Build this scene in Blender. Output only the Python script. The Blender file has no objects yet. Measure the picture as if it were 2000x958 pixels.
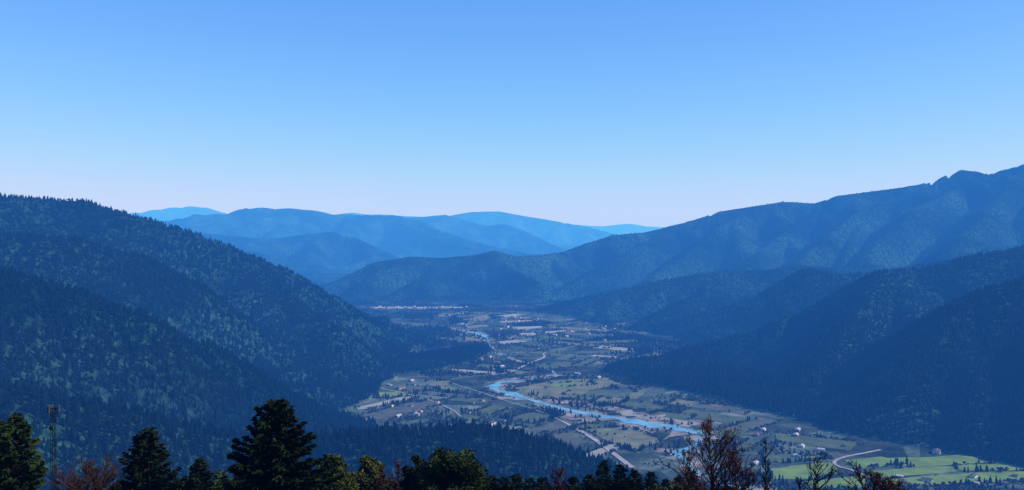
import bpy, math, random, time
import numpy as np
from mathutils import Vector
T0=time.time()
rng=np.random.default_rng(7); random.seed(7)
scene=bpy.context.scene
COL=scene.collection
F=1732.0; YH=440.0; HC=400.0

# ------------------------------------------------------------------ helpers
def link(o):
    COL.objects.link(o); return o
def tag(o,label=None,cat=None,kind=None,group=None):
    if label: o["label"]=label
    if cat: o["category"]=cat
    if kind: o["kind"]=kind
    if group: o["group"]=group
    return o
def mesh_np(name,verts,faces,cols=None,smooth=False,mats=None,matidx=None):
    me=bpy.data.meshes.new(name)
    verts=np.asarray(verts,dtype=np.float32)
    if not isinstance(faces,list): faces=[faces]
    faces=[np.asarray(f,dtype=np.int32) for f in faces if len(f)]
    nl=sum(f.size for f in faces); nf=sum(len(f) for f in faces)
    me.vertices.add(len(verts)); me.vertices.foreach_set("co",verts.ravel())
    me.loops.add(nl); me.loops.foreach_set("vertex_index",np.concatenate([f.ravel() for f in faces]))
    tot=np.concatenate([np.full(len(f),f.shape[1],dtype=np.int32) for f in faces])
    st=np.concatenate([[0],np.cumsum(tot)[:-1]]).astype(np.int32)
    me.polygons.add(nf); me.polygons.foreach_set("loop_start",st)
    try: me.polygons.foreach_set("loop_total",tot)
    except Exception: pass
    me.polygons.foreach_set("use_smooth",np.full(nf,smooth,dtype=bool))
    if cols is not None:
        a=me.color_attributes.new("Col",'FLOAT_COLOR','POINT')
        c=np.ones((len(verts),4),dtype=np.float32); c[:,:3]=cols
        a.data.foreach_set("color",c.ravel())
    for m in (mats or []): me.materials.append(m)
    me.update(calc_edges=True)
    return me
def _h(ix,iy,seed):
    n=(ix.astype(np.int64)*374761393+iy.astype(np.int64)*668265263+seed*974634777)&0xffffffff
    n=((n^(n>>13))*1274126177)&0xffffffff
    return ((n^(n>>16))&0xffff)/65536.0*2*math.pi
def gn(x,y,seed=0):
    ix=np.floor(x); iy=np.floor(y); fx=x-ix; fy=y-iy
    u=fx*fx*fx*(fx*(fx*6-15)+10); v=fy*fy*fy*(fy*(fy*6-15)+10)
    def g(dx,dy):
        a=_h(ix+dx,iy+dy,seed); return np.cos(a)*(fx-dx)+np.sin(a)*(fy-dy)
    a=g(0,0)*(1-u)+g(1,0)*u; b=g(0,1)*(1-u)+g(1,1)*u
    return (a*(1-v)+b*v)*1.5
def fbm(x,y,s,o,seed=0):
    r=0;a=1;t=0
    for i in range(o):
        r=r+a*gn(x/s,y/s,seed+i*17); t+=a; a*=.5; s*=.5
    return r/t
def ridged(x,y,s,o,seed=0):
    r=0;a=1;t=0
    for i in range(o):
        r=r+a*(1-np.abs(gn(x/s,y/s,seed+i*13))*1.6); t+=a; a*=.5; s*=.5
    return r/t

# ------------------------------------------------------------------ materials
def mat(name,col,rough=.9,build=None,spec=.15):
    m=bpy.data.materials.new(name); m.use_nodes=True
    nt=m.node_tree; b=nt.nodes["Principled BSDF"]
    b.inputs["Base Color"].default_value=(*col,1); b.inputs["Roughness"].default_value=rough
    b.inputs["Specular IOR Level"].default_value=spec
    if build: build(nt,b)
    return m
def N(nt,t,**k):
    n=nt.nodes.new(t)
    for a,v in k.items():
        if a in n.inputs: n.inputs[a].default_value=v
        else: setattr(n,a,v)
    return n
def noisecol(c1,c2,scale,detail=4,lo=.35,hi=.65,bump=0,bdist=1.0):
    def f(nt,b):
        tc=N(nt,"ShaderNodeNewGeometry")
        n=N(nt,"ShaderNodeTexNoise",Scale=scale,Detail=detail)
        nt.links.new(tc.outputs["Position"],n.inputs["Vector"])
        r=N(nt,"ShaderNodeValToRGB"); r.color_ramp.elements[0].position=lo; r.color_ramp.elements[1].position=hi
        r.color_ramp.elements[0].color=(*c1,1); r.color_ramp.elements[1].color=(*c2,1)
        nt.links.new(n.outputs["Fac"],r.inputs["Fac"]); nt.links.new(r.outputs["Color"],b.inputs["Base Color"])
        if bump:
            bp=N(nt,"ShaderNodeBump",Strength=bump,Distance=bdist)
            nt.links.new(n.outputs["Fac"],bp.inputs["Height"]); nt.links.new(bp.outputs["Normal"],b.inputs["Normal"])
    return f
def vcol_build(nt,b):
    a=N(nt,"ShaderNodeVertexColor",layer_name="Col")
    g=N(nt,"ShaderNodeNewGeometry"); n=N(nt,"ShaderNodeTexNoise",Scale=.6,Detail=2)
    nt.links.new(g.outputs["Position"],n.inputs["Vector"])
    mr=N(nt,"ShaderNodeMapRange"); mr.inputs["To Min"].default_value=.6; mr.inputs["To Max"].default_value=1.4
    nt.links.new(n.outputs["Fac"],mr.inputs["Value"])
    vm=N(nt,"ShaderNodeVectorMath",operation='SCALE')
    nt.links.new(a.outputs["Color"],vm.inputs[0]); nt.links.new(mr.outputs["Result"],vm.inputs["Scale"])
    nt.links.new(vm.outputs["Vector"],b.inputs["Base Color"])
M_fol=mat("foliage",(.03,.05,.02),.95,vcol_build,.03)
M_bark=mat("bark",(.05,.035,.025),.95,noisecol((.03,.018,.015),(.06,.034,.028),6),.03)
M_water=mat("water",(.10,.26,.36),.3,noisecol((.07,.27,.44),(.22,.50,.66),.025),.3)
M_bank=mat("gravel_bank",(.2,.17,.15),.95,noisecol((.09,.10,.09),(.32,.32,.30),.03))
M_road=mat("road_asphalt",(.3,.27,.27),.9,noisecol((.24,.25,.26),(.38,.38,.38),.05))
M_steel=mat("galvanised_steel",(.01,.014,.02),1.0,noisecol((.006,.011,.018),(.012,.018,.028),3),0)
M_panel=mat("antenna_plastic",(.12,.13,.14),.9,noisecol((.05,.065,.08),(.08,.095,.11),4),.02)

def terr(nt,b):
    g=N(nt,"ShaderNodeNewGeometry"); L=nt.links.new
    a=N(nt,"ShaderNodeVertexColor",layer_name="Col"); sep=N(nt,"ShaderNodeSeparateColor"); L(a.outputs["Color"],sep.inputs[0])
    n1=N(nt,"ShaderNodeTexNoise",Scale=.003,Detail=6); L(g.outputs["Position"],n1.inputs["Vector"])
    r1=N(nt,"ShaderNodeValToRGB"); e=r1.color_ramp.elements
    e[0].position=.38; e[0].color=(.005,.022,.022,1); e[1].position=.66; e[1].color=(.034,.10,.072,1)
    L(n1.outputs["Fac"],r1.inputs["Fac"])
    v=N(nt,"ShaderNodeTexVoronoi",Scale=.06); L(g.outputs["Position"],v.inputs["Vector"])
    mr=N(nt,"ShaderNodeMapRange"); mr.inputs["From Max"].default_value=.8; mr.inputs["To Min"].default_value=1.4; mr.inputs["To Max"].default_value=.4
    L(v.outputs["Distance"],mr.inputs["Value"])
    fs=N(nt,"ShaderNodeVectorMath",operation='SCALE'); L(r1.outputs["Color"],fs.inputs[0]); L(mr.outputs["Result"],fs.inputs["Scale"])
    n2=N(nt,"ShaderNodeTexNoise",Scale=.014,Detail=8,Roughness=.72); L(g.outputs["Position"],n2.inputs["Vector"])
    r2=N(nt,"ShaderNodeValToRGB"); e=r2.color_ramp.elements
    e[0].position=.35; e[0].color=(.018,.038,.034,1); e[1].position=.68; e[1].color=(.13,.165,.12,1)
    x=r2.color_ramp.elements.new(.5); x.color=(.042,.068,.056,1)
    L(n2.outputs["Fac"],r2.inputs["Fac"])
    v2=N(nt,"ShaderNodeTexVoronoi",Scale=.008); L(g.outputs["Position"],v2.inputs["Vector"])
    hs=N(nt,"ShaderNodeSeparateColor"); L(v2.outputs["Color"],hs.inputs[0])
    mr2=N(nt,"ShaderNodeMapRange"); mr2.inputs["To Min"].default_value=.5; mr2.inputs["To Max"].default_value=1.8
    L(hs.outputs[0],mr2.inputs["Value"])
    fl=N(nt,"ShaderNodeVectorMath",operation='SCALE'); L(r2.outputs["Color"],fl.inputs[0]); L(mr2.outputs["Result"],fl.inputs["Scale"])
    mx=N(nt,"ShaderNodeMix",data_type='RGBA'); L(sep.outputs[0],mx.inputs[0]); L(fs.outputs[0],mx.inputs[6]); L(fl.outputs[0],mx.inputs[7])
    L(mx.outputs[2],b.inputs["Base Color"])
    inv=N(nt,"ShaderNodeMath",operation='MULTIPLY_ADD'); inv.inputs[1].default_value=-.9; inv.inputs[2].default_value=1.0
    L(sep.outputs[0],inv.inputs[0])
    nb=N(nt,"ShaderNodeTexNoise",Scale=.005,Detail=7,Roughness=.6); L(g.outputs["Position"],nb.inputs["Vector"])
    ad=N(nt,"ShaderNodeMath",operation='MULTIPLY_ADD'); ad.inputs[1].default_value=-.07; L(v.outputs["Distance"],ad.inputs[0]); L(nb.outputs["Fac"],ad.inputs[2])
    bp=N(nt,"ShaderNodeBump",Distance=170.0); L(ad.outputs[0],bp.inputs["Height"]); L(inv.outputs[0],bp.inputs["Strength"])
    L(bp.outputs["Normal"],b.inputs["Normal"])
M_terr=mat("forest_floor",(.03,.04,.02),1.0,terr,0)

# ------------------------------------------------------------------ terrain
def W(px,py,d): return (d*(px-1000)/F, d, HC+d*(YH-py)/F)
def G(px,py):
    d=HC*F/(py-YH); return (d*(px-1000)/F, d)
R=[]
rs=random.Random(5)
def ridge(pts,s,g=1.0,px=True,amp=55,spurs=0,slen=900,sslope=.30,ss=.62,lat=.55):
    P=np.array([W(*p) for p in pts] if px else pts,float)
    R.append((P,s,g,amp))
    if spurs:
        seg=np.hypot(np.diff(P[:,0]),np.diff(P[:,1])); cum=np.concatenate([[0],np.cumsum(seg)]); T=cum[-1]
        for i in range(spurs):
            u=T*(i+.5+rs.uniform(-.3,.3))/spurs; j=min(np.searchsorted(cum,u)-1,len(P)-2); j=max(j,0)
            f=(u-cum[j])/seg[j]; a=P[j]*(1-f)+P[j+1]*f
            if abs(a[0]/a[1])>.66 or a[2]<60: continue
            L=min(slen*rs.uniform(.6,1.2),a[2]/sslope*.85)
            dx=rs.uniform(-lat,lat*.6); q=[a+np.array([0,-25,-16.])]; 
            for k in (1,2,3):
                dx+=rs.uniform(-.3,.3); p=q[-1].copy(); p[0]+=dx*L/3; p[1]-=L/3; p[2]-=sslope*L/3*rs.uniform(.8,1.15); q.append(p)
            R.append((np.array(q),ss,g,amp*.45))
ridge([(-1800,-1100,450),(-400,-200,410),(0,0,398.2),(500,-250,410),(2000,-1100,430)],.43,.0,False)   # viewer's hill
# left
ridge([(-500,400,2300),(-200,385,2400),(0,384,2500),(90,390,2550),(170,395,2600),(230,413,2620),(300,431,2660),(370,453,2700),(430,475,2750),(480,497,2800),(540,522,2850),(590,548,2920),(640,580,3000),(700,611,3080),(760,633,3120),(830,652,3150),(930,669,3120)],.55,amp=85,spurs=7,slen=600,sslope=.37,ss=.85)
ridge([(-300,470,1950),(0,458,2050),(150,470,2080),(260,500,2130),(340,540,2150),(420,600,2180)],.62,amp=55,spurs=3,slen=330,sslope=.42,ss=.9)
ridge([(430,475,2750),(470,560,2500),(540,640,2330),(590,700,2220)],.62,amp=25)
ridge([(640,580,3000),(700,640,2800),(760,685,2600)],.55,amp=20)
ridge([(700,680,2600),(780,694,2520),(850,692,2600),(900,684,2720),(940,676,2900)],.22,amp=8)
ridge([(-300,520,1400),(0,530,1480),(120,565,1500),(250,612,1520),(380,672,1560),(490,735,1600),(580,790,1680)],.62,amp=45,spurs=3,slen=300,sslope=.45,ss=.85)
ridge([(-300,720,1000),(0,760,1050),(200,800,1080),(420,850,1120)],.5,amp=20)
ridge([(480,880,1180),(600,860,1160),(700,851,1150),(800,845,1150),(900,841,1160),(970,848,1160),(1040,867,1170),(1100,890,1180),(1140,914,1190),(1160,938,1200)],.5,amp=15)
# right, big mountain and spurs
ridge([(1100,492,6000),(1150,474,6000),(1200,459,6050),(1260,454,6100),(1300,444,6100),(1350,431,6100),(1410,412,6050),(1480,402,6000),(1530,394,6000),(1590,397,5950),(1640,382,5900),(1700,374,5900),(1760,366,5850),(1795,360,5830),(1825,352,5800),(1850,342,5770),(1880,332,5740),(1905,335,5710),(1930,341,5680),(1960,332,5640),(2000,321,5580),(2150,303,5450),(2400,333,5250)],.45,amp=110,spurs=18,slen=1500,sslope=.28,ss=.7)
ridge([(1870,362,5520),(1840,385,5300),(1780,412,5000),(1730,462,4700),(1690,500,4400)],.62,amp=70)
ridge([(1740,388,5700),(1680,412,5400),(1620,460,4950),(1560,510,4500)],.62,amp=70)
ridge([(1600,412,5780),(1560,432,5600),(1500,482,5100),(1450,518,4700)],.62,amp=70)
ridge([(1450,422,5850),(1400,447,5550),(1340,500,5100),(1270,545,4700)],.6,amp=70)
ridge([(1300,458,5950),(1230,492,5500),(1140,540,5050),(1060,585,4700)],.54,amp=60)
ridge([(2000,342,5350),(1960,380,5000),(1910,435,4500),(1850,495,3950)],.62,amp=70)
ridge([(650,566,5000),(690,535,5250),(740,512,5400),(800,501,5500),(860,504,5500),(920,499,5500),(965,490,5500),(1010,501,5500),(1060,498,5700),(1110,492,6000)],.42,amp=60,spurs=11,slen=850,sslope=.23,ss=.7)
ridge([(1040,607,4150),(1090,592,4080),(1150,578,4000),(1220,563,3950),(1290,548,3900),(1350,538,3900),(1400,530,3900),(1500,528,3950),(1560,518,4000),(1600,521,4000),(1700,528,4000)],.54,spurs=9,slen=550,sslope=.31,ss=.8)
ridge([(1262,650,3300),(1330,623,3300),(1400,603,3300),(1470,578,3250),(1540,546,3200),(1580,527,3200),(1640,538,3200),(1720,533,3200),(1900,503,3300)],.56,spurs=7,slen=520,sslope=.31,ss=.8)
ridge([(1222,722,2440),(1290,698,2480),(1350,682,2530),(1450,655,2600),(1500,640,2600),(1560,610,2600),(1620,584,2600),(1680,550,2600),(1720,531,2600),(1780,527,2650),(1850,517,2650),(1900,500,2650),(1960,492,2650),(2000,485,2650),(2150,454,2650),(2400,400,2700)],.54,amp=70,spurs=10,slen=700,sslope=.32,ss=.85)
ridge([(1225,722,2400),(1300,724,2290),(1380,742,2170),(1460,765,2050),(1540,785,1950),(1620,805,1830),(1690,820,1740)],.3,amp=10)
ridge([(1300,702,2420),(1380,708,2330),(1440,722,2240),(1520,738,2120),(1600,758,2000)],.18,amp=8)
ridge([(1720,540,2560),(1680,610,2350),(1620,690,2150),(1570,740,2020)],.6,amp=30)
ridge([(2400,470,1950),(2150,510,2000),(2000,548,2000),(1950,563,2000),(1880,596,1980),(1830,650,1900),(1790,720,1800)],.62,amp=50,spurs=3,slen=300,sslope=.5,ss=.85)
ridge([(2500,560,1620),(2250,650,1620),(2100,740,1600)],.65,amp=20)
# far ridges
ridge([(300,440,9000),(430,459,9000),(520,466,9000),(560,463,9000),(600,456,9000),(650,453,9000),(690,463,9000),(730,481,8800),(770,500,8500),(800,520,8000)],.44,spurs=8,slen=1100,sslope=.22,ss=.6)
ridge([(420,480,7500),(500,492,7500),(560,508,7300),(610,530,7000)],.33)
ridge([(200,450,12500),(340,431,12500),(380,419,12500),(440,418,12500),(480,405,12500),(540,407,12500),(590,407,12500),(650,418,12500),(700,420,12500),(770,420,12300),(820,432,12000),(860,452,11600),(910,475,11200),(960,494,10800)],.5,spurs=15,slen=2200,sslope=.21,ss=.62,lat=.9)
ridge([(800,424,15000),(870,420,15000),(900,428,15000),(950,440,14800),(985,437,14500),(1020,450,14200),(1060,470,13500),(1105,488,12500)],.5,spurs=9,slen=2200,sslope=.21,ss=.62,lat=.9)
ridge([(700,424,20000),(880,421,20000),(920,414,20000),(975,413,20000),(1030,423,20000),(1090,433,20000),(1150,444,19500),(1200,457,19000),(1260,465,18500)],.34,spurs=7,slen=2500,sslope=.2,ss=.5)
ridge([(100,425,26000),(270,415,26000),(320,407,26000),(370,403,26000),(400,405,26000),(440,417,26000),(500,424,26000),(650,420,26000),(690,415,26000),(720,418,26000),(800,422,26000),(880,428,26000)],.28)
ridge([(1050,441,32000),(1120,438,32000),(1180,441,32000),(1230,437,32000),(1290,444,32000),(1400,446,32000),(2200,430,30000)],.25)

def height(X,Y):
    sh=X.shape; X=X.ravel(); Y=Y.ravel()
    D=np.sqrt(X*X+Y*Y)
    far=np.clip((D-7500)/2500,0,1)
    n1=fbm(X,Y,700,4,3); n1f=fbm(X,Y,2500,4,5); n1=n1*(1-far)+n1f*far
    n1=np.clip(n1,-.12,1)
    n2=ridged(X,Y,430,4,11)*(1-far)+ridged(X,Y,1300,3,12)*far
    n3=fbm(X,Y,150,3,29)*(1-far)+3.5*far*fbm(X,Y,900,3,31)
    H=np.zeros_like(X)
    for P,s,g,am in R:
        rr=P[:,2].max()/s/.9+80
        I=np.where((X>P[:,0].min()-rr)&(X<P[:,0].max()+rr)&(Y>P[:,1].min()-rr)&(Y<P[:,1].max()+rr))[0]
        x=X[I];y=Y[I]; k1=1+.6*n1[I]
        best=np.full(x.shape,-1e9); zl=np.zeros(x.shape)
        for i in range(len(P)-1):
            a=P[i];b=P[i+1]; ab=b-a; L2=ab[0]**2+ab[1]**2
            t=np.clip(((x-a[0])*ab[0]+(y-a[1])*ab[1])/L2,0,1)
            dx=x-(a[0]+t*ab[0]); dy=y-(a[1]+t*ab[1])
            d=np.sqrt(dx*dx+dy*dy); z=a[2]+t*ab[2]
            dd=(np.sqrt(d**2+30**2)-30)*k1 if g>0 else d
            c=z-s*dd; m=c>best; zl=np.where(m,z,zl); best=np.where(m,c,best)
        if g>0:
            w=np.clip(best/80,0,1); w2=np.clip((zl-best)/150,0,1)**1.15+.02
            amp=am*(1-far[I])+am*2.2*far[I]
            best=best-w*w2*amp*(1.0-n2[I])*1.7+w*(w2+.2)*12*n3[I]
        H[I]=np.maximum(H[I],best)
    return H.reshape(sh)

NA=1050; NR=860; NF=190
af=np.linspace(-43,43,NA); rest=np.linspace(43,317,50)[1:-1]
ang=np.radians(np.concatenate([af,rest]))
rad=np.concatenate([[4,10],np.exp(np.linspace(math.log(20),math.log(500),40)),np.exp(np.linspace(math.log(500),math.log(9000),NR-NF-40))[1:],np.exp(np.linspace(math.log(9000),math.log(36000),NF))[1:],[45000,60000,70000]])
AA,RR=np.meshgrid(ang,rad,indexing='ij')
GX=RR*np.sin(AA); GY=RR*np.cos(AA)
GH=height(GX,GY)
na,nr=GH.shape
i0=np.arange(na)[:,None]*nr+np.arange(nr-1)[None,:]
i1=((np.arange(na)+1)%na)[:,None]*nr+np.arange(nr-1)[None,:]
quads=np.stack([i0,i0+1,i1+1,i1],-1).reshape(-1,4)
cen=na*nr
tri=np.stack([np.full(na,cen),np.arange(na)*nr,((np.arange(na)+1)%na)*nr],-1)
V=np.stack([GX,GY,GH],-1).reshape(-1,3); V=np.vstack([V,[[0,0,398.2]]])
floor=(np.clip(1-GH/6,0,1)*np.clip((4750-RR)/350,0,1)).reshape(-1); floor=np.append(floor,0)
cc=np.zeros((len(V),3)); cc[:,0]=floor
me=mesh_np("terrain",V,[quads,tri],cols=cc,smooth=True,mats=[M_terr])
terrain=link(bpy.data.objects.new("terrain",me))
tag(terrain,"forested mountain ridges around a flat river valley","terrain","structure")
print("terrain",time.time()-T0)
lograd=np.log(rad)
def gh(X,Y):
    a=np.degrees(np.arctan2(X,Y)); fi=np.clip((a+43)/86*(NA-1),0,NA-1.001)
    fr=np.interp(np.log(np.hypot(X,Y)),lograd,np.arange(len(rad))); fr=np.clip(fr,0,len(rad)-1.001)
    i=fi.astype(int); j=fr.astype(int); u=fi-i; v=fr-j
    return (GH[i,j]*(1-u)+GH[i+1,j]*u)*(1-v)+(GH[i,j+1]*(1-u)+GH[i+1,j+1]*u)*v
TAN=(GH[:NA]-HC)/rad[None,:]; TAN[:, rad<60]=-9
RUN=np.maximum.accumulate(TAN,axis=1)
def visible(X,Y,Ht):
    a=np.degrees(np.arctan2(X,Y)); i=np.clip(np.rint((a+43)/86*(NA-1)).astype(int),0,NA-1)
    D=np.hypot(X,Y); j=np.clip(np.searchsorted(rad,D)-3,0,len(rad)-1)
    return (gh(X,Y)+Ht-HC)/D > RUN[i,j]-.0004

# ------------------------------------------------------------------ strips, fields
def smooth_path(P,n=8):
    P=np.array(P,float); out=[]
    Q=np.vstack([2*P[0]-P[1],P,2*P[-1]-P[-2]])
    for i in range(1,len(Q)-2):
        for t in np.linspace(0,1,n,endpoint=False):
            a,b,c,d=Q[i-1],Q[i],Q[i+1],Q[i+2]
            out.append(.5*((2*b)+(-a+c)*t+(2*a-5*b+4*c-d)*t*t+(-a+3*b-3*c+d)*t**3))
    out.append(P[-1]); return np.array(out)
def strip(name,pathpx,width,z,m,label,cat,jit=0,n=8):
    P=smooth_path([(*G(*p[:2]),(p[2] if len(p)>2 else 1)) for p in pathpx],n)
    wf=np.maximum(P[:,2],.05); P=P[:,:2]
    t=np.gradient(P,axis=0); t/=np.linalg.norm(t,axis=1)[:,None]+1e-9; nn=np.stack([-t[:,1],t[:,0]],1)
    k=np.arange(len(P)); wl=wf*width/2*np.maximum(.15,1+jit*gn(k*.23,k*0+1.5,5)*1.6+jit*.6*gn(k*.7,k*0+3.5,6)); wr=wf*width/2*np.maximum(.15,1+jit*gn(k*.21,k*0+7.5,9)*1.6+jit*.6*gn(k*.63,k*0+5.5,7))
    A=P+nn*wl[:,None]; B=P-nn*wr[:,None]
    XY=np.empty((2*len(P),2)); XY[0::2]=A; XY[1::2]=B
    Z=gh(XY[:,0],XY[:,1]); Z=np.minimum(Z,1.5)+z
    i=np.arange(len(P)-1)*2
    f=np.stack([i,i+1,i+3,i+2],1)
    me=mesh_np(name,np.column_stack([XY,Z]),f,mats=[m]); o=link(bpy.data.objects.new(name,me))
    tag(o,label,cat,"structure"); return P
riv=[(850,634,.08),(885,641,.1),(905,647,.8),(925,650,1.3),(945,656,1.0),(954,667,.08),(965,684,.06),(1000,700,.06),(1055,716,.06),(1085,730,.08),(1050,739,.2),(1000,745,.5),(962,753,.9),(972,763,1.0),(1015,776,.9),(1065,790,.7),(1120,803,.65),(1175,813,.85),(1235,824,1.05),(1300,834,1.05),(1350,842,.9),(1380,851,.5),(1362,866,.2),(1330,882,.5),(1325,892,.45),(1350,915,.25),(1400,940,.4),(1500,975,1)]
strip("riverbank",[(x+(10 if 745<y<850 else 0),y+1.5,max(.12,w)) for x,y,w in riv],100,.35,M_bank,"pale gravel bars along the winding river","riverbank",1.0)
strip("riverbank",[(1060,780,.3),(1110,789,.9),(1170,798,1),(1240,808,1.1),(1310,817,1.2),(1370,825,1),(1410,828,.3)],55,.30,M_bank,"wide dry gravel bar beside the river","riverbank",.8)
strip("riverbank",[(980,742,.3),(1020,739,.7),(1070,735,.8),(1120,733,.3)],40,.30,M_bank,"dry gravel bar beside the river","riverbank",.8)
RIV=strip("river",riv,29,.8,M_water,"light blue river winding through the valley floor","river",.65)
road1=[(1235,915),(1205,892),(1165,862),(1125,838),(1085,818),(1040,800),(985,783),(935,766),(885,750),(880,743),(915,737),(965,733),(1000,726),(1035,710),(1062,699),(1064,690),(1100,682),(1135,673)]
RD1=strip("road",[(x,y,(1.0 if y>835 else .85 if (690<y<730) else .28)) for x,y in road1],10,1.2,M_road,"pale two-lane road crossing the valley floor","road")
RD2=strip("road",[(1720,880),(1690,886),(1650,894),(1630,903),(1637,912),(1665,920),(1700,935),(1730,950)],6,1.2,M_road,"narrow pale farm road beside green pastures","road")
RD3=strip("road",[(660,752),(720,757),(770,765),(830,780),(880,800),(900,815)],4,1.2,M_road,"narrow lane between houses and scrub","road")
RD4=strip("road",[(900,737),(880,715),(900,700),(950,688),(1000,660),(1040,640)],4,1.2,M_road,"narrow lane between houses and scrub","road")
def fieldmat(nm,c1,c2): return mat(nm,c1,1.0,noisecol(c1,c2,.03,6,.3,.7),0)
FM={'g':fieldmat("green_pasture",(.10,.19,.05),(.19,.31,.085)),'t':fieldmat("dry_meadow",(.09,.125,.075),(.20,.225,.145)),
    'p':fieldmat("pale_stubble",(.22,.25,.23),(.35,.38,.36)),'o':fieldmat("olive_pasture",(.045,.085,.05),(.11,.15,.085)),
    'b':fieldmat("fallow_plot",(.055,.075,.065),(.12,.14,.125))}
FLB={'g':"bright green pasture on the valley floor",'t':"dry tan-green meadow on the valley floor",'p':"pale stubble field on the valley floor",'o':"olive green pasture on the valley floor",'b':"brown fallow plot on the valley floor"}
FIELDS=[('g',[(735,768),(785,765),(802,775),(742,778)]),('t',[(630,768),(665,766),(674,778),(628,780)]),('t',[(690,771),(730,769),(738,778),(700,780)]),
('t',[(1003,759),(1080,743),(1190,739),(1212,750),(1150,764),(1122,780),(1050,779),(1012,770)]),('g',[(1075,750),(1150,746),(1165,752),(1095,757)]),
('t',[(1140,838),(1232,835),(1292,860),(1245,884),(1205,872)]),('b',[(1060,846),(1112,846),(1150,866),(1100,868)]),
('g',[(1500,916),(1620,903),(1645,921),(1600,937),(1508,937)]),('g',[(1644,900),(1720,893),(1775,906),(1680,916)]),('g',[(1728,896),(1880,890),(1940,904),(1790,913)]),
('g',[(1690,921),(1855,911),(1875,922),(1705,935)]),('g',[(1862,910),(1990,904),(2040,918),(1882,922)]),('g',[(1715,938),(1900,925),(2040,921),(2060,938),(1760,952)]),
('g',[(1560,942),(1680,930),(1710,950),(1600,962)]),('o',[(1480,890),(1600,884),(1625,897),(1500,908)]),('g',[(1560,893),(1610,889),(1620,896),(1570,900)]),
('t',[(1205,701),(1290,692),(1326,690),(1300,702),(1220,708)]),('o',[(1040,712),(1110,708),(1130,718),(1052,722)]),
('t',[(900,626),(952,615),(962,627),(912,633)]),('p',[(720,600),(905,600),(912,603),(740,604)]),('t',[(905,657),(940,662),(935,670),(908,666)]),('p',[(970,668),(1010,664),(1030,668),(980,673)]),
('p',[(975,628),(1040,626),(1045,629),(980,632)]),('p',[(1060,648),(1120,645),(1125,649),(1065,652)]),('p',[(1010,652),(1045,650),(1050,655),(1015,658)]),('t',[(905,637),(950,634),(955,639),(910,642)]),
('t',[(830,746),(880,744),(880,752),(840,756)]),('o',[(1130,668),(1240,664),(1250,670),(1140,674)]),('p',[(1000,640),(1060,637),(1070,641),(1010,644)]),('o',[(1120,688),(1200,684),(1212,690),(1130,694)]),
('o',[(1390,842),(1455,838),(1480,850),(1400,856)]),('o',[(960,745),(990,748),(975,753),(950,751)])]
FPOLY=[]; FK=[]
def add_field(k,pts,z):
    P=np.array(pts,float); Q=[]
    for i in range(len(P)):
        a=P[i]; b=P[(i+1)%len(P)]
        for t in np.linspace(0,1,5,endpoint=False): Q.append(a+(b-a)*t)
    Q=np.array(Q); c=Q.mean(0)
    Q=c+(Q-c)*(1+.05*rng.standard_normal(len(Q)))[:,None]
    VV=np.vstack([[c],Q]); Z=np.minimum(gh(VV[:,0],VV[:,1]),2)+z
    n=len(Q); f=np.stack([np.zeros(n,int),1+np.arange(n),1+(np.arange(n)+1)%n],1)
    e1=VV[f[0,1]]-VV[0]; e2=VV[f[0,2]]-VV[0]
    if e1[0]*e2[1]-e1[1]*e2[0]<0: f=f[:,::-1]
    me=mesh_np("field",np.column_stack([VV,Z]),f,mats=[FM[k]]); o=link(bpy.data.objects.new("field",me)); tag(o,FLB[k],"field","structure")
    FPOLY.append(P); FK.append(k)
for i,(k,p) in enumerate(FIELDS): add_field(k,[G(*q) for q in p],.5+.004*i)
def dist_path(X,Y,P):
    d=np.full(X.shape,1e9)
    for q in P[::2]: d=np.minimum(d,np.hypot(X-q[0],Y-q[1]))
    return d
def inpoly(X,Y,P):
    r=np.zeros(X.shape,bool); n=len(P)
    for i in range(n):
        x1,y1=P[i];x2,y2=P[(i+1)%n]
        c=((y1>Y)!=(y2>Y))&(X<(x2-x1)*(Y-y1)/(y2-y1+1e-9)+x1); r^=c
    return r
def woodzone(X,Y):
    px=X/Y*F+1000
    return ((px<895)&(Y>2950)&(Y<4150))|((Y>4450)&(px<1150))|((px>1150)&(Y>2900))|((px<900)&(Y>2350)&(Y<2950))|((px>1240)&(Y>2050))
cnt=0
for tr in range(3000):
    if cnt>=100: break
    px=random.uniform(560,1700); py=random.uniform(608,930); x,y=G(px,py)
    a=math.radians(random.choice([-32,58])+random.uniform(-12,12)); L=random.uniform(50,180); Wd=random.uniform(28,75)
    if py<680: L*=1.5;Wd*=1.3
    cs,sn=math.cos(a),math.sin(a)
    P=[(x+cs*u*L/2-sn*v*Wd/2, y+sn*u*L/2+cs*v*Wd/2) for u,v in((-1,-1),(1,-1),(1,1),(-1,1))]
    XX=np.array([p[0] for p in P]+[x]); YY=np.array([p[1] for p in P]+[y])
    if gh(XX,YY).max()>.5 or woodzone(x,y): continue
    if dist_path(XX,YY,RIV).min()<60: continue
    if any(np.hypot(*(q.mean(0)-np.array([x,y])))<(85 if py>680 else 110) for q in FPOLY): continue
    ch=['o','b','o'] if px>1380 else (['t','b','o','o','o','b','p','t'] if py>680 else ['t','t','o','o','p','b'])
    add_field(random.choice(ch),P,.3+.001*cnt); cnt+=1
print("fields",cnt,time.time()-T0)

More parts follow.
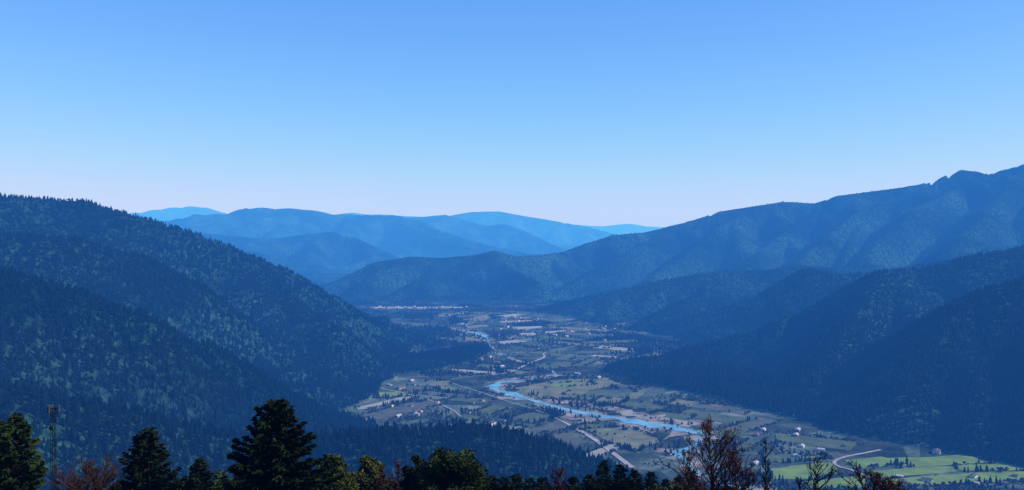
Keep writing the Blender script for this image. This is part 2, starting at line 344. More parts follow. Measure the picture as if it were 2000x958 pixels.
# ------------------------------------------------------------------ forest templates
def conifer_tpl(tiers,sides,seed,slim=.17):
    r=random.Random(seed); V=[];Fc=[];C=[]
    for t in range(tiers):
        zb=.08+.80*t/tiers; zt=min(1,zb+1.15/tiers+.18) if t<tiers-1 else 1
        rad0=slim*(1-zb*.92)**.85*1.15
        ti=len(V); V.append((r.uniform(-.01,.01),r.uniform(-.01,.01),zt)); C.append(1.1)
        off=r.random()*6
        for s in range(sides):
            a=off+s*2*math.pi/sides; rr=rad0*r.uniform(.6,1.25)
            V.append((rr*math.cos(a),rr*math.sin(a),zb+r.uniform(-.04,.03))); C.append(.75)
        for s in range(sides): Fc.append((ti,ti+1+s,ti+1+(s+1)%sides))
    return np.array(V),np.array(Fc),np.array(C)
def broad_tpl(seed,lobes=3):
    r=random.Random(seed);V=[];Fc=[];C=[]
    oc=[(1,0,0),(0,1,0),(-1,0,0),(0,-1,0),(0,0,1),(0,0,-1)]; fo=[(0,1,4),(1,2,4),(2,3,4),(3,0,4),(1,0,5),(2,1,5),(3,2,5),(0,3,5)]
    for l in range(lobes):
        c=(r.uniform(-.28,.28),r.uniform(-.28,.28),r.uniform(.38,.72)); R0=r.uniform(.2,.34); b=len(V); a=r.random()*3
        for x,y,z in oc:
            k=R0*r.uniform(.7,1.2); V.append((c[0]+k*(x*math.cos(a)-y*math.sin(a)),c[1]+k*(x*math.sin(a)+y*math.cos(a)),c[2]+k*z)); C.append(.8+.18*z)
        Fc+= [tuple(b+i for i in f) for f in fo]
    return np.array(V),np.array(Fc),np.array(C)
def trunk_tpl():
    V=[];Fc=[]
    for s in range(4):
        a=s*math.pi/2; V.append((.02*math.cos(a),.02*math.sin(a),-.1))
    V.append((0,0,.5))
    for s in range(4): Fc.append((s,(s+1)%4,4))
    return np.array(V),np.array(Fc),np.full(5,.8)
def merge(*ts):
    V=[];Fc=[];C=[];b=0
    for v,f,c in ts: V.append(v);Fc.append(f+b);C.append(c);b+=len(v)
    return np.vstack(V),np.vstack(Fc),np.concatenate(C)
CT_near=[merge(conifer_tpl(5,6,i,.18+.014*(i%4)),trunk_tpl()) for i in range(8)]
CT_mid=[conifer_tpl(3,5,40+i,.22+.02*(i%4)) for i in range(8)]
BT=[broad_tpl(80+i,4) for i in range(8)]
def scatter(name,X,Y,Hs,Wf,cols,tpls,label,cat,z0=-.5):
    Vs=[];Fs=[];Cs=[];b=0; k=rng.integers(0,len(tpls),len(X)); Z=gh(X,Y)+z0
    for t,(v,f,c) in enumerate(tpls):
        m=np.where(k==t)[0]
        if not len(m): continue
        a=rng.random(len(m))*2*math.pi; ca,sa=np.cos(a)[:,None],np.sin(a)[:,None]
        w=(Hs[m]*Wf[m])[:,None]
        vx=(v[None,:,0]*ca-v[None,:,1]*sa)*w+X[m][:,None]; vy=(v[None,:,0]*sa+v[None,:,1]*ca)*w+Y[m][:,None]
        vz=v[None,:,2]*Hs[m][:,None]+Z[m][:,None]
        Vs.append(np.stack([vx,vy,vz],-1).reshape(-1,3))
        Fs.append((f[None]+(np.arange(len(m))*len(v))[:,None,None]+b).reshape(-1,3)); b+=len(m)*len(v)
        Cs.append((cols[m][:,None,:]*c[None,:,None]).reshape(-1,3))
    me=mesh_np(name,np.vstack(Vs),np.vstack(Fs),cols=np.vstack(Cs),mats=[M_fol])
    o=link(bpy.data.objects.new(name,me)); tag(o,label,cat,"stuff"); return o
def sample(d0,d1,spacing,tmax=.62):
    area=tmax*2*(d1*d1-d0*d0)/2; n=int(area/spacing**2)
    Y=np.sqrt(rng.random(n)*(d1*d1-d0*d0)+d0*d0); t=(rng.random(n)*2-1)*tmax
    return Y*t,Y
def forest_cols(X,Y,n):
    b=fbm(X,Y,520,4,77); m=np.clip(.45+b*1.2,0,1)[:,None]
    k=(1+4.6*np.clip((np.hypot(X,Y)-2500-900*(X<0))/2300,0,1))[:,None]  # canopy colour brightened with distance, imitating sunlit far slopes
    kr=1+1.1*np.clip(X/Y*2.5,0,1)[:,None]  # canopy painted lighter towards the right, offsetting shade on those slopes
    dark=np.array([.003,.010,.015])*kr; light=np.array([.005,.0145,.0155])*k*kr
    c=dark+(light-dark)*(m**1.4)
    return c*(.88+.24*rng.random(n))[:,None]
IND=[]
def do_forest(d0,d1,sp,hmin,hmax,tpls,label,take=0,brs=1.0):
    X,Y=sample(d0,d1,sp); Z=gh(X,Y)
    keep=(Z>3)&(fbm(X,Y,90,3,51)>-.5)
    X,Y=X[keep],Y[keep]; Hs=hmin+(hmax-hmin)*rng.random(len(X))**1.8
    br=rng.random(len(X))<np.clip(.28+fbm(X,Y,300,3,91)*1.4,.04,.85)*brs
    Hs[br]*=.7
    v=visible(X,Y,Hs); X,Y,Hs,br=X[v],Y[v],Hs[v],br[v]
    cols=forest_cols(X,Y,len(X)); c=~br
    if take:
        scr=(HC-(gh(X,Y)+Hs))/Y*F+YH
        ok=np.where(c&(scr<945)&(np.abs(X/Y)<.575))[0]; o=ok[np.argsort(Y[ok])[:take]]
        for i in o: IND.append((X[i],Y[i],Hs[i]))
        c=c.copy(); c[o]=False
    print(label,len(X))
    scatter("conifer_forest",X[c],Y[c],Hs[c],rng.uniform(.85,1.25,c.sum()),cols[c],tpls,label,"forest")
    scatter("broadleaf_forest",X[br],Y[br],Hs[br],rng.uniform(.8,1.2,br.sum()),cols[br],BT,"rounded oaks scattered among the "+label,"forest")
do_forest(850,2300,6.4,7,18,CT_near,"dense dark conifers on the near slopes",300,.25)
do_forest(2300,3700,8.2,7,15,CT_mid,"dense blue-green conifers on the valley sides",0,.35)
do_forest(3700,5200,14,6,13,CT_mid,"hazy conifers on the far valley slopes")
do_forest(5200,7000,22,5,11,CT_mid,"hazy conifers on the big mountain")
print("forest",time.time()-T0)
def tpl_mesh(name,t,col):
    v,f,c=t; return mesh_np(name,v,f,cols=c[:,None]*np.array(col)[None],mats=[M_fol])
cm=[tpl_mesh("pine_tree",CT_near[i],(.004+.0015*(i%3),.012+.003*(i%3),.014+.002*(i%3))) for i in range(8)]
for X,Y,h in IND:
    o=bpy.data.objects.new("pine_tree",random.choice(cm)); link(o)
    o.location=(X,Y,float(gh(np.array([X]),np.array([Y]))[0])-.5); w=h*random.uniform(.9,1.25); o.scale=(w,w,h); o.rotation_euler[2]=random.random()*6
    tag(o,"dark conifer standing on the wooded slope","tree",None,"conifers on the nearest wooded slopes")

# valley vegetation
X,Y=sample(1250,5800,7.2,.6); Z=gh(X,Y)
den=fbm(X,Y,240,4,61); wz=woodzone(X,Y)
keep=(Z<3)&(rng.random(len(X))<np.clip(.13+den*3.4+.5*wz,.012,.98))&(dist_path(X,Y,RIV)>29)&(dist_path(X,Y,RD1)>12)&(dist_path(X,Y,RD2)>12)&(dist_path(X,Y,RD3)>10)
for P,fk in zip(FPOLY,FK):
    m=keep&(np.abs(X-P[:,0].mean())<400)&(np.abs(Y-P[:,1].mean())<500)
    idx=np.where(m)[0]; ins=inpoly(X[idx],Y[idx],P); keep[idx[ins&(rng.random(len(idx))<(1.0 if fk=='g' else .985))]]=False
X,Y=X[keep],Y[keep]
hx=[];hy=[]
for P,fk in zip(FPOLY,FK):
    for i in range(len(P)):
        if random.random()<(.5 if fk=='g' else .55):
            a=P[i];b=P[(i+1)%len(P)];L=np.hypot(*(b-a)); n=int(L/random.uniform(3,7))
            for k in range(n):
                t=random.random(); hx.append(a[0]+(b[0]-a[0])*t+random.gauss(0,1.5)); hy.append(a[1]+(b[1]-a[1])*t+random.gauss(0,1.5))
hx=np.array(hx);hy=np.array(hy); ok=(gh(hx,hy)<3)&(dist_path(hx,hy,RIV)>34); X=np.append(X,hx[ok]);Y=np.append(Y,hy[ok])
rx=[];ry=[]
for i in range(len(RIV)-1):
    q=RIV[i]; t=RIV[i+1]-q; L=np.hypot(*t); nn=np.array([-t[1],t[0]])/(L+1e-9)
    far_=q[1]>2290 or q[1]<1690
    for k in range(int(L/(1.6 if far_ else 2.4))):
        off=random.choice([-1,1])*((random.uniform(4,45)) if far_ else random.uniform(15,55))
        p=q+t*random.random()+nn*off; rx.append(p[0]); ry.append(p[1])
rx=np.array(rx);ry=np.array(ry); ok=(gh(rx,ry)<3)&(fbm(rx,ry,110,2,99)>-.02); X=np.append(X,rx[ok]);Y=np.append(Y,ry[ok])
Hs=rng.uniform(3.5,8,len(X)); con=(rng.random(len(X))<np.clip(.02+fbm(X,Y,170,3,71)*2.0+.4*woodzone(X,Y),.004,.9)); Hs[con]=rng.uniform(7,14,con.sum())
v=visible(X,Y,Hs); X,Y,Hs,con=X[v],Y[v],Hs[v],con[v]
print("valley",len(X),con.sum())
pal=np.array([[.034,.042,.038],[.018,.036,.030],[.046,.052,.045],[.026,.036,.036]])
cols=pal[rng.integers(0,4,len(X))]*(.7+.6*rng.random(len(X)))[:,None]
cols[con]=np.array([.006,.017,.020])*(.6+.8*rng.random(con.sum()))[:,None]
br=~con
scr=(HC-Hs)/Y*F+YH
ok=np.where(br&(scr<940)&(np.abs(X/Y)<.575))[0]; ind=ok[np.argsort(Y[ok])[:300]]; br2=br.copy(); br2[ind]=False
scatter("valley_shrubs",X[br2],Y[br2],Hs[br2],rng.uniform(.8,1.5,br2.sum()),cols[br2],BT,"grey-brown bare trees and scrub between the fields","trees")
scatter("valley_conifers",X[con],Y[con],Hs[con],rng.uniform(.9,1.3,con.sum()),cols[con],CT_near,"dark conifer clumps on the valley floor","trees")
bm=[tpl_mesh("broadleaf_tree",merge(BT[i],trunk_tpl()),pal[i%4]) for i in range(8)]
for i in ind:
    o=bpy.data.objects.new("broadleaf_tree",random.choice(bm)); link(o)
    o.location=(X[i],Y[i],float(gh(X[i:i+1],Y[i:i+1])[0])-.3); w=Hs[i]*random.uniform(.8,1.4); o.scale=(w,w,Hs[i]); o.rotation_euler[2]=random.random()*6
    tag(o,"small grey-brown leafless tree on the valley floor","tree",None,"small trees between the valley fields")

# ------------------------------------------------------------------ houses
def house_meshes(l,w,h,rh,mw,mr):
    v=[(-l,-w,0),(l,-w,0),(l,w,0),(-l,w,0),(-l,-w,h),(l,-w,h),(l,w,h),(-l,w,h),(-l,0,h+rh),(l,0,h+rh)]
    me=bpy.data.meshes.new("wall"); me.from_pydata(v,[],[(0,1,5,4),(2,3,7,6),(1,2,6,9,5),(3,0,4,8,7)]); me.materials.append(mw)
    e=.5; sl=rh/w; v=[]
    for s in(-1,1):
        for x in(-l-e,l+e):
            for (yy,zz) in((s*(w+e),h-e*sl+.05),(0,h+rh+.05)):
                v.append((x,yy,zz)); v.append((x,yy,zz+.25))
    f=[]
    for b in(0,8): f+=[(b,b+4,b+6,b+2),(b+1,b+3,b+7,b+5),(b,b+1,b+5,b+4),(b,b+2,b+3,b+1),(b+4,b+5,b+7,b+6)]
    mr_=bpy.data.meshes.new("roof"); mr_.from_pydata(v,[],f); mr_.materials.append(mr)
    return me,mr_
MW=[("white",mat("white_siding",(.6,.6,.6),.9,noisecol((.5,.5,.51),(.68,.68,.68),.5))),("tan",mat("tan_siding",(.4,.33,.26),.9,noisecol((.28,.24,.19),(.4,.34,.27),.5))),("grey",mat("grey_siding",(.3,.3,.32),.9,noisecol((.2,.2,.22),(.3,.3,.32),.5)))]
MR=[("pale metal",mat("metal_roof",(.45,.47,.5),.6,noisecol((.34,.37,.41),(.48,.51,.55),.4),.3)),("dark shingle",mat("shingle_roof",(.09,.08,.08),.9,noisecol((.07,.06,.06),(.12,.11,.1),.8))),("reddish",mat("red_roof",(.22,.1,.08),.9,noisecol((.14,.07,.06),(.22,.12,.1),.6)))]
HT=[]
for i,(l,w,h,rh) in enumerate([(6,4,3,1.6),(7.5,4.3,3.2,1.8),(5,3.5,5,1.8),(10,6,4.2,2.2),(6.5,4.3,2.8,1.4),(4.2,3.4,2.6,1.3)]):
    for j in range(3):
        wn,wm=MW[(i+j)%3]; rn,rm=MR[(i*2+j)%3 if j else (i%2)]
        HT.append((house_meshes(l,w,h,rh,wm,rm),wn,rn,"barn" if l>9 else "house"))
hp=[]
for (cx,cy,n,sx,sy) in [(1940,938,9,60,9),(1780,940,4,50,8),(1880,880,2,60,6),(740,752,6,90,10),(1090,655,14,120,16),(880,790,7,110,28),(930,712,5,60,14),(830,601,16,90,2),(1520,845,4,60,8),(960,830,3,60,14),(1150,730,2,60,10),(1600,875,3,90,8),(1200,640,4,60,8),(1500,900,3,60,12),(780,800,4,50,16),(1020,625,10,40,5)]:
    for k in range(n*3):
        if n<=0: break
        p=(cx+random.uniform(-1,1)*sx,cy+random.uniform(-1,1)*sy); x,y=G(*p); xa=np.array([x]);ya=np.array([y])
        if gh(xa,ya)[0]>1.5 or dist_path(xa,ya,RIV)[0]<55 or dist_path(xa,ya,RD1)[0]<20 or any(math.hypot(x-a,y-b)<32 for a,b in hp): continue
        hp.append((x,y)); n-=1
for x,y in hp:
    (wm,rm),wn,rn,cat=random.choice(HT)
    e=link(bpy.data.objects.new(cat,None)); e.empty_display_size=2
    e.location=(x,y,float(min(gh(np.array([x]),np.array([y]))[0],1.5))+.2); e.rotation_euler[2]=math.radians(random.choice([-32,58])+random.uniform(-12,12))
    tag(e,f"small {wn} {cat} with {rn} roof among trees",cat,None,"houses scattered on the valley floor")
    for nm,m in(("wall",wm),("roof",rm)):
        c=link(bpy.data.objects.new(nm,m)); c.parent=e
print("houses",len(hp),time.time()-T0)

# ------------------------------------------------------------------ foreground trees
class MB:
    def __init__(s): s.v=[];s.f=[];s.c=[]
    def tube(s,pts,rads,n=5):
        prev=None
        for k,(p,r) in enumerate(zip(pts,rads)):
            q=pts[min(k+1,len(pts)-1)]; q0=pts[max(k-1,0)]; d=(Vector(q)-Vector(q0)).normalized()
            a=d.orthogonal().normalized(); b=d.cross(a)
            base=len(s.v)
            for i in range(n):
                t=2*math.pi*i/n; s.v.append(tuple(Vector(p)+a*math.cos(t)*r+b*math.sin(t)*r))
            if prev is not None:
                for i in range(n): s.f.append((prev+i,prev+(i+1)%n,base+(i+1)%n,base+i))
            prev=base
def leaves(P,Dr,size,asp,cols,r):
    n=len(P); Dr=Dr/np.linalg.norm(Dr,axis=1)[:,None]
    o=r.standard_normal((n,3)); S=np.cross(Dr,o); S/=np.linalg.norm(S,axis=1)[:,None]+1e-9
    a=Dr*size[:,None]*.5; b=S*size[:,None]*.5*asp
    V=np.stack([P-a,P+b*.9-a*.1,P+a,P-b*.9-a*.1],1).reshape(-1,3)
    f=np.arange(4*n).reshape(-1,4); return V,f,np.repeat(cols,4,0)
def make_tree(name,base,trunk_mb,crown,label,cat="tree",crown_name="crown",group=None):
    e=link(bpy.data.objects.new(name,None)); e.location=base; e.empty_display_size=1
    tag(e,label,cat,None,group)
    me=mesh_np("trunk",np.array(trunk_mb.v),np.array(trunk_mb.f),mats=[M_bark]); t=link(bpy.data.objects.new("trunk",me)); t.parent=e
    if crown is not None:
        V,f,c=crown; me=mesh_np(crown_name,V,f,cols=c,mats=[M_fol]); t=link(bpy.data.objects.new(crown_name,me)); t.parent=e
    return e
def conifer(h,rad,seed,col=(.009,.017,.007),dens=1.0,irr=.25,zbot=.12):
    r=np.random.default_rng(seed); mb=MB()
    zs=np.linspace(0,h,10); mb.tube([(0.03*h*.1*math.sin(z),0,z-.5) for z in zs],[max(.02,.02*h*(1-z/h)) for z in zs],7)
    P=[];Dv=[];Sz=[];C=[]; z=h*zbot
    step=.27
    while z<h*.995:
        rel=1-z/h; L0=rad*(rel**.72)+.12
        nb=int(r.integers(5,8)); a0=r.random()*6.3
        for i in range(nb):
            a=a0+i*2*math.pi/nb+r.normal(0,.25); L=L0*(1+irr*(r.random()*1.5-.95)); lift=.12-.35*min(rel*1.5,1)+.5*max(0,.25-rel)*3
            def cz(t): return z+L*(lift*t+.16*t**3)
            tip=[(math.cos(a)*L*t,math.sin(a)*L*t,cz(t)) for t in np.linspace(0,1,4)]
            mb.tube(tip,[.012*L+.01,.008*L+.008,.010,.004],3)
            n=max(8,int((L*17+L*L*5)*dens)); t=r.random(n)**.62
            wd=.26*L*(1.05-t)*r.standard_normal(n)*.8
            p=np.stack([math.cos(a)*L*t-math.sin(a)*wd,math.sin(a)*L*t+math.cos(a)*wd,cz(t)-np.abs(wd)*.3+r.normal(0,.05,n)-.05],1)
            sg=np.sign(wd); d=np.stack([math.cos(a)-math.sin(a)*sg*.8,math.sin(a)+math.cos(a)*sg*.8,r.normal(-.15,.3,n)],1)
            P.append(p);Dv.append(d);Sz.append(r.uniform(.25,.55,n))
            C.append(np.array(col)[None]*(r.uniform(.5,1.4)*(.5+.9*t))[:,None])  # outer needles painted lighter, inner ones darker, as sunlit tips
        z+=step*(.7+.6*r.random())*(1 if rel<.45 else 1.6)
    P=np.vstack(P);Dv=np.vstack(Dv);Sz=np.concatenate(Sz);C=np.vstack(C)
    return mb,leaves(P,Dv,Sz,.42,C,r)
def lobed(h,rad,ch,seed,col,n=9000,lobes=26,size=(.12,.28)):
    r=np.random.default_rng(seed); mb=MB()
    zs=np.linspace(-.5,h-ch*.35,6); mb.tube([(0,0,z) for z in zs],[max(.03,.02*h*(1-max(z,0)/h)) for z in zs],6)
    P=[];C=[];Dv=[]
    for l in range(lobes):
        u=r.standard_normal(3); u/=np.linalg.norm(u); u*=(.35+.65*r.random()**.5); 
        if u[2]<-.4 and l%2: u[2]*=-1
        R0=rad*r.uniform(.26,.42)*(1 if u[2]<.5 else .7)
        c=np.array([u[0]*(rad-R0*.6),u[1]*(rad-R0*.6),h-ch/2+u[2]*(ch/2-R0*.7)])
        b0=np.array([0,0,max(.3,min(c[2]-.3*rad,h-ch*.4))]); mb.tube([tuple(b0),tuple((b0+c)/2+np.array([0,0,.1*rad])),tuple(c)],[.05,.03,.01],4)
        m=n//lobes; d=r.standard_normal((m,3)); d/=np.linalg.norm(d,axis=1)[:,None]; q=R0*(.3+.8*r.random(m)**.6)*(1+.3*np.sin(d[:,0]*5+l)*np.cos(d[:,2]*6+l))
        P.append(c+d*q[:,None]*np.array([1,1,.9])); C.append(np.array(col)[None]*(r.uniform(.5,1.4)*(.65+.55*(d[:,2]+.3)).clip(.3,1.5))[:,None]); Dv.append(d+r.standard_normal((m,3))*.6)  # leaf colour painted lighter on each lobe's upper side, as if lit
    P=np.vstack(P);C=np.vstack(C);Dv=np.vstack(Dv)
    return mb,leaves(P,Dv,r.uniform(*size,len(P)),.55,C,r)
def bare(h,rad,ch,seed,up=.9,nside=26,leafcol=None,nleaf=0,thick=1.0,sub=(5,4,3)):
    r=random.Random(seed); mb=MB(); tips=[]
    def seg(p,d,L,rd,lv):
        pts=[p];rs=[rd];k=4
        for i in range(k):
            d=(d+Vector((r.gauss(0,.10),r.gauss(0,.10),r.gauss(.06,.05)))).normalized(); p=p+d*L/k; pts.append(p); rs.append(max(rd*(1-.8*(i+1)/k),.007))
        mb.tube([tuple(q) for q in pts],rs,4 if lv<1 else 3); tips.append(p); tips.append(pts[2])
        if lv>=3: return
        for i in range(sub[lv]):
            q=pts[r.randint(1,4)]; ax=Vector((r.gauss(0,1),r.gauss(0,1),r.gauss(.2,.5))).normalized()
            seg(q,(d+ax*.75).normalized(),L*r.uniform(.35,.6),rd*.55,lv+1)
    z=-.3;p=Vector((0,0,z));pts=[p];rs=[.014*h*thick]; x=0;y=0
    nn=10
    for i in range(1,nn+1):
        x+=r.gauss(0,.03*rad);y+=r.gauss(0,.03*rad); pts.append(Vector((x,y,h*i/nn))); rs.append(max(.014*h*thick*(1-i/nn),.012))
    mb.tube([tuple(q) for q in pts],rs,6)
    for i in range(nside):
        t=1-(ch/h)*(1-(i+.5)/nside)*1.15; t=max(.05,min(t,.97)); f=t*nn; j=int(f); q=pts[j].lerp(pts[min(j+1,nn)],f-j)
        a=r.random()*6.28; el=up*r.uniform(.7,1.2); rel=(1-t)/(ch/h)
        L=min(rad*1.3,(rad*(.35+.9*min(rel,1))))*r.uniform(.7,1.1); L=min(L,(h-q.z)*1.1/max(.6,math.sin(min(el,1.5))))
        seg(q,Vector((math.cos(a)*math.cos(el),math.sin(a)*math.cos(el),math.sin(el))),L,.008*h*thick*(.4+.6*min(rel,1)),0)
    cr=None
    if leafcol is not None:
        rr=np.random.default_rng(seed); T=np.array([tuple(t) for t in tips])
        I=rr.integers(0,len(T),nleaf); P=T[I]+rr.normal(0,.07,(nleaf,3)); C=np.array(leafcol)[None]*rr.uniform(.4,1.5,nleaf)[:,None]
        cr=leaves(P,rr.standard_normal((nleaf,3)),rr.uniform(.05,.10,nleaf),.7,C,rr)
    return mb,cr
def place(px,py,d):
    x=d*(px-1000)/F; top=HC+d*(YH-py)/F
    g=float(gh(np.array([x]),np.array([float(d)]))[0]); return (x,d,g-.1), top-g
FG="trees just below the viewpoint"
def fg_conifer(px,py,d,wpx,seed,label,**k):
    b,h=place(px,py,d); rel=min(.9,((958-py)*d/F)/h); rad=(wpx*d/F/2)/(rel**.72)
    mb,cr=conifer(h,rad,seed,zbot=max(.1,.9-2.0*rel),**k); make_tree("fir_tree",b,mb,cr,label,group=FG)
def fg_lobed(px,py,d,wpx,seed,col,label,name="shrub",cat="shrub",chf=1.8,**k):
    b,h=place(px,py,d); ch=min(h*.95,(max(958-py,30))*chf*d/F)
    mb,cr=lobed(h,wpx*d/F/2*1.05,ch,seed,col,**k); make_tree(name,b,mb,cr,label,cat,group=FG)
def fg_bare(px,py,d,wpx,seed,label,**k):
    b,h=place(px,py,d); ch=min(h*.95,(max(958-py,40))*1.4*d/F)
    mb,cr=bare(h,wpx*d/F/2,ch,seed,**k); make_tree("bare_tree",b,mb,cr,label,"tree","leaves",group=FG)
fg_conifer(32,806,48,118,1,"dense dark fir with green tips painted as sunlit",dens=1.5,irr=.34,col=(.018,.033,.011))
fg_conifer(-8,812,50,110,101,"dense dark fir with green tips painted as sunlit",dens=1.3,irr=.34,col=(.018,.033,.011))
fg_conifer(290,836,52,130,2,"dense nearly black fir with pointed top",dens=1.3)
fg_conifer(540,780,50,220,3,"large nearly black fir with ragged drooping branches",dens=1.8,irr=.34)
fg_conifer(390,895,60,60,4,"small dark fir beside larger firs")
fg_conifer(431,915,62,40,5,"small dark green fir beside larger firs",col=(.03,.048,.016))
fg_lobed(655,882,62,80,6,(.06,.08,.022),"olive green rounded evergreen shrub",n=14000,lobes=30)  # colour raised to look sunlit, as on the next two
fg_lobed(718,886,64,72,7,(.085,.098,.028),"yellow-green rounded shrub coloured as if in sunlight",n=14000,lobes=30)
fg_lobed(876,860,55,135,8,(.036,.054,.017),"irregular dark pine with knobbly crown coloured as sunlit","pine_tree","tree",n=26000,lobes=42,size=(.08,.26))
fg_lobed(815,880,58,60,18,(.022,.030,.011),"dark shrub beside an irregular pine",n=9000)
fg_lobed(925,895,58,50,19,(.04,.056,.017),"dark green shrub beside an irregular pine",n=8000)
k=20
for px,py,w in[(962,925,34),(985,930,30),(1010,922,36),(1035,932,26),(1058,930,30),(1120,930,34),(1180,897,44),(1150,925,30),(1212,908,46),(1240,915,40),(1272,922,34),(1300,935,30),(940,920,30),(465,925,34),(1350,915,36),(1325,930,30)]:
    k+=1; fg_conifer(px,py,random.uniform(72,92),w,k,"small dark fir in a low row of trees",dens=.8)
RL=(.11,.040,.030)
fg_bare(185,926,58,120,50,"low rounded leafless brown shrub tree",up=.5,nside=26,leafcol=(.05,.032,.026),nleaf=2000)
fg_bare(145,938,60,70,51,"low rounded leafless brown shrub tree",up=.5,nside=20,leafcol=(.05,.032,.026),nleaf=900)
fg_bare(775,902,60,50,52,"slender leafless tree with reddish twigs",up=1.0,nside=16,leafcol=(.07,.034,.027),nleaf=500,sub=(4,3,2))
fg_bare(748,912,61,40,61,"slender leafless tree with reddish twigs",up=.9,nside=14,leafcol=(.07,.034,.027),nleaf=500,sub=(4,3,2))
fg_bare(1093,917,62,50,53,"leafless tree with reddish-brown leaves",up=.85,nside=18,leafcol=RL,nleaf=1200)
fg_bare(1388,836,50,160,54,"tall leafless tree with sparse reddish leaves",up=.8,nside=28,leafcol=RL,nleaf=3600,sub=(5,3,2),thick=.8)
fg_bare(1435,880,56,100,55,"leafless tree with sparse reddish leaves",up=.75,nside=22,leafcol=RL,nleaf=2800,sub=(5,3,2),thick=.8)
fg_bare(1348,888,56,76,62,"leafless tree with sparse reddish leaves",up=.85,nside=18,leafcol=RL,nleaf=1500,sub=(4,3,2),thick=.8)
fg_bare(1497,854,58,60,56,"slender leafless tree with upright branches",up=1.1,nside=20,sub=(4,2,1),leafcol=(.06,.034,.028),nleaf=300,thick=.8)
fg_bare(1590,888,58,84,57,"leafless tree with fine grey twigs",up=.85,nside=20,sub=(4,2,2),thick=.7)
fg_bare(1560,930,62,40,58,"small leafless tree with fine twigs",up=.9,nside=12,sub=(4,2,1))
fg_bare(1700,932,60,90,59,"rounded tree with rusty red leaves",up=.6,nside=20,leafcol=(.085,.036,.028),nleaf=2500)
fg_bare(1745,938,62,60,60,"rounded tree with rusty red leaves",up=.6,nside=16,leafcol=(.085,.036,.028),nleaf=1600)
for i,(px,py,w,c) in enumerate([(145,953,60,(.03,.03,.014)),(240,935,60,(.015,.022,.01)),(355,925,50,(.015,.022,.01)),(500,925,70,(.012,.018,.008)),(600,925,80,(.015,.022,.009)),(760,930,60,(.05,.042,.018)),(690,922,80,(.06,.07,.02)),(800,925,60,(.02,.022,.01)),(850,930,70,(.015,.02,.008)),(1330,938,60,(.08,.085,.03)),(1290,942,60,(.06,.06,.024)),(420,935,60,(.04,.05,.018)),(1400,948,70,(.02,.016,.01)),(1445,948,60,(.04,.026,.018)),(1000,938,60,(.012,.02,.01)),(1050,940,60,(.015,.02,.01)),(1100,942,60,(.02,.02,.01)),(1160,938,60,(.012,.018,.009)),(1220,935,70,(.012,.018,.009)),(950,935,60,(.015,.02,.009))]):
    fg_lobed(px,py,66,w,70+i,c,"low leafy shrub at the foot of taller trees",n=6000,lobes=16)
print("fg",time.time()-T0)

# ------------------------------------------------------------------ tower
d=85; tx=d*(104-1000)/F; tg=float(gh(np.array([tx]),np.array([float(d)]))[0]); th=HC+d*(YH-797)/F-tg
tw=link(bpy.data.objects.new("radio_tower",None)); tw.location=(tx,d,tg); tag(tw,"slim dark steel lattice radio tower with antennas on top","radio tower")
mb=MB(); hw=.17
corn=[(hw,hw),(-hw,hw),(-hw,-hw),(hw,-hw)]
for x,y in corn: mb.tube([(x,y,-.5),(x,y,th)],[.03,.026],6)
nseg=int(th/.7)
for i in range(nseg):
    z0=i*th/nseg; z1=(i+1)*th/nseg
    for j in range(4):
        a=corn[j]; b=corn[(j+1)%4]
        mb.tube([(a[0],a[1],z0),(b[0],b[1],z0)],[.014,.014],4); mb.tube([(a[0],a[1],z0),(b[0],b[1],z1)],[.013,.013],4)
def child(name,mb,m,par): 
    o=link(bpy.data.objects.new(name,mesh_np(name,np.array(mb.v),np.array(mb.f),mats=[m]))); o.parent=par; return o
child("mast",mb,M_steel,tw)
mb=MB(); mb.tube([(.1,0,0),(.1,0,th)],[.02,.02],6); child("cable",mb,M_steel,tw)
mb=MB()
for k in range(3):
    a=k*2.094+.4; mb.tube([(0,0,th-.1),(.5*math.cos(a),.5*math.sin(a),th-.1)],[.03,.03],4); mb.tube([(0,0,th-.5),(.5*math.cos(a),.5*math.sin(a),th-.5)],[.03,.03],4)
child("mounting_arm",mb,M_steel,tw)
import bmesh
def boxmesh(name,sx,sy,sz,m):
    bm_=bmesh.new(); bmesh.ops.create_cube(bm_,size=1); bmesh.ops.scale(bm_,vec=(sx,sy,sz),verts=bm_.verts); bmesh.ops.bevel(bm_,geom=bm_.edges[:],offset=.03,segments=2,affect='EDGES'); me=bpy.data.meshes.new(name); bm_.to_mesh(me); bm_.free(); me.materials.append(m); return me
pm=boxmesh("antenna",.16,.26,.7,M_panel)
for k in range(3):
    a=k*2.094+.1; o=link(bpy.data.objects.new("antenna",pm)); o.parent=tw; o.location=(.5*math.cos(a),.5*math.sin(a),th-.1); o.rotation_euler[2]=a
mb=MB(); mb.tube([(0,0,th-.1),(0,0,th+.6)],[.03,.012],6); child("lightning_rod",mb,M_steel,tw)
mb=MB(); mb.tube([(0,-.45,th-1.9),(0,-.4,th-1.9),(0,-.32,th-1.9)],[.25,.2,.05],14); child("dish_antenna",mb,M_panel,tw)

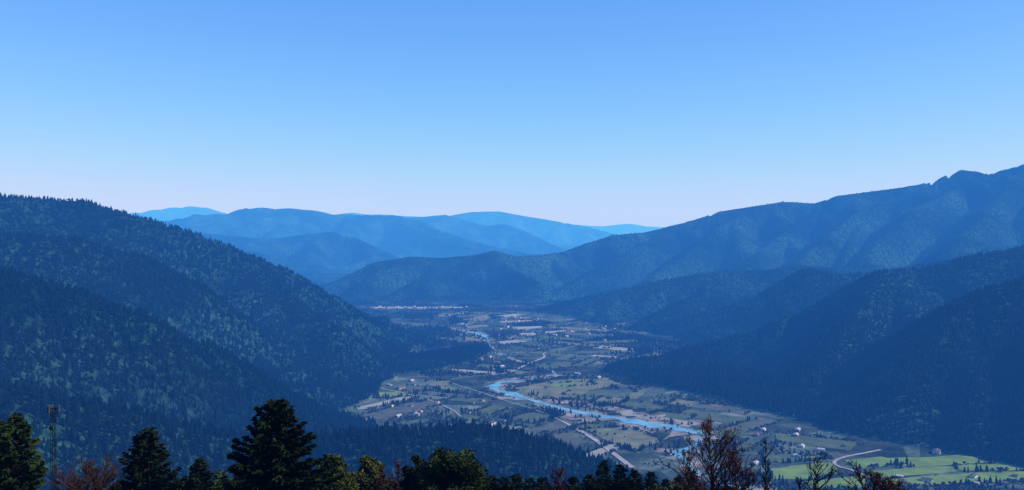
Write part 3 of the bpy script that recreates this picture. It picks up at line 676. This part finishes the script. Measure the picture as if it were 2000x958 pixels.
# ------------------------------------------------------------------ sky, haze, light, camera
EL=34; AZ=96
w=bpy.data.worlds.new("World"); scene.world=w; w.use_nodes=True; nt=w.node_tree
bg=nt.nodes["Background"]; sk=nt.nodes.new("ShaderNodeTexSky"); sk.sky_type='NISHITA'; sk.sun_disc=False
sk.sun_elevation=math.radians(EL); sk.sun_rotation=math.radians(AZ); sk.altitude=400; sk.air_density=1.0; sk.dust_density=.3; sk.ozone_density=3
v1=nt.nodes.new("ShaderNodeVectorMath"); v1.operation='SCALE'; v1.inputs["Scale"].default_value=.12
gm=nt.nodes.new("ShaderNodeGamma"); gm.inputs[1].default_value=1.28
v2=nt.nodes.new("ShaderNodeVectorMath"); v2.operation='MULTIPLY'; v2.inputs[1].default_value=(.86/.12,.97/.12,1.8/.12)
nt.links.new(sk.outputs[0],v1.inputs[0]); nt.links.new(v1.outputs[0],gm.inputs[0]); nt.links.new(gm.outputs[0],v2.inputs[0]); nt.links.new(v2.outputs[0],bg.inputs[0])
bg.inputs[1].default_value=.12
me=bpy.data.meshes.new("sky")
R0=66000; vs=[];n=48
for z in(-300,3000):
    for i in range(n): vs.append((R0*math.cos(2*math.pi*i/n),R0*math.sin(2*math.pi*i/n),z))
fs=[tuple(range(n))[::-1],tuple(range(n,2*n))]+[(i,(i+1)%n,n+(i+1)%n,n+i) for i in range(n)]
me.from_pydata(vs,[],fs)
sky=link(bpy.data.objects.new("sky",me)); tag(sky,"glowing blue haze volume around the mountains, seen as hazy sky","sky","structure")
hm=bpy.data.materials.new("glowing_haze"); hm.use_nodes=True; h=hm.node_tree; h.nodes.clear()
out=h.nodes.new("ShaderNodeOutputMaterial"); ab=h.nodes.new("ShaderNodeVolumeAbsorption"); em=h.nodes.new("ShaderNodeEmission"); ad=h.nodes.new("ShaderNodeAddShader")
sig=np.array([.0072,.038,.105])*1e-3; Linf=np.array([.54,.695,.975]); D=sig.max()
ab.inputs["Color"].default_value=(*(1-sig/D),1); ab.inputs["Density"].default_value=float(D)
e=sig*Linf; em.inputs["Color"].default_value=(*(e/e.max()),1); em.inputs["Strength"].default_value=float(e.max())  # emission stands in for sunlight scattered by the hazy air
h.links.new(ab.outputs[0],ad.inputs[0]); h.links.new(em.outputs[0],ad.inputs[1]); h.links.new(ad.outputs[0],out.inputs["Volume"])
me.materials.append(hm)
S=Vector((math.sin(math.radians(AZ))*math.cos(math.radians(EL)),math.cos(math.radians(AZ))*math.cos(math.radians(EL)),math.sin(math.radians(EL))))
l=bpy.data.lights.new("sun",'SUN'); l.energy=5.0; l.angle=math.radians(.5); l.color=(1,.97,.92)
lo=link(bpy.data.objects.new("sun",l)); lo.rotation_euler=S.to_track_quat('Z','Y').to_euler(); lo.location=(0,0,1000)
cam=bpy.data.cameras.new("camera"); cam.sensor_width=36; cam.lens=36*F/2000; cam.shift_y=-(479-YH)/2000; cam.clip_start=.5; cam.clip_end=200000
co=link(bpy.data.objects.new("camera",cam)); co.location=(0,0,HC); co.rotation_euler=(math.radians(90),0,0); scene.camera=co
scene.view_settings.view_transform='Standard'; scene.view_settings.look='None'; scene.view_settings.exposure=0
print("done",time.time()-T0)
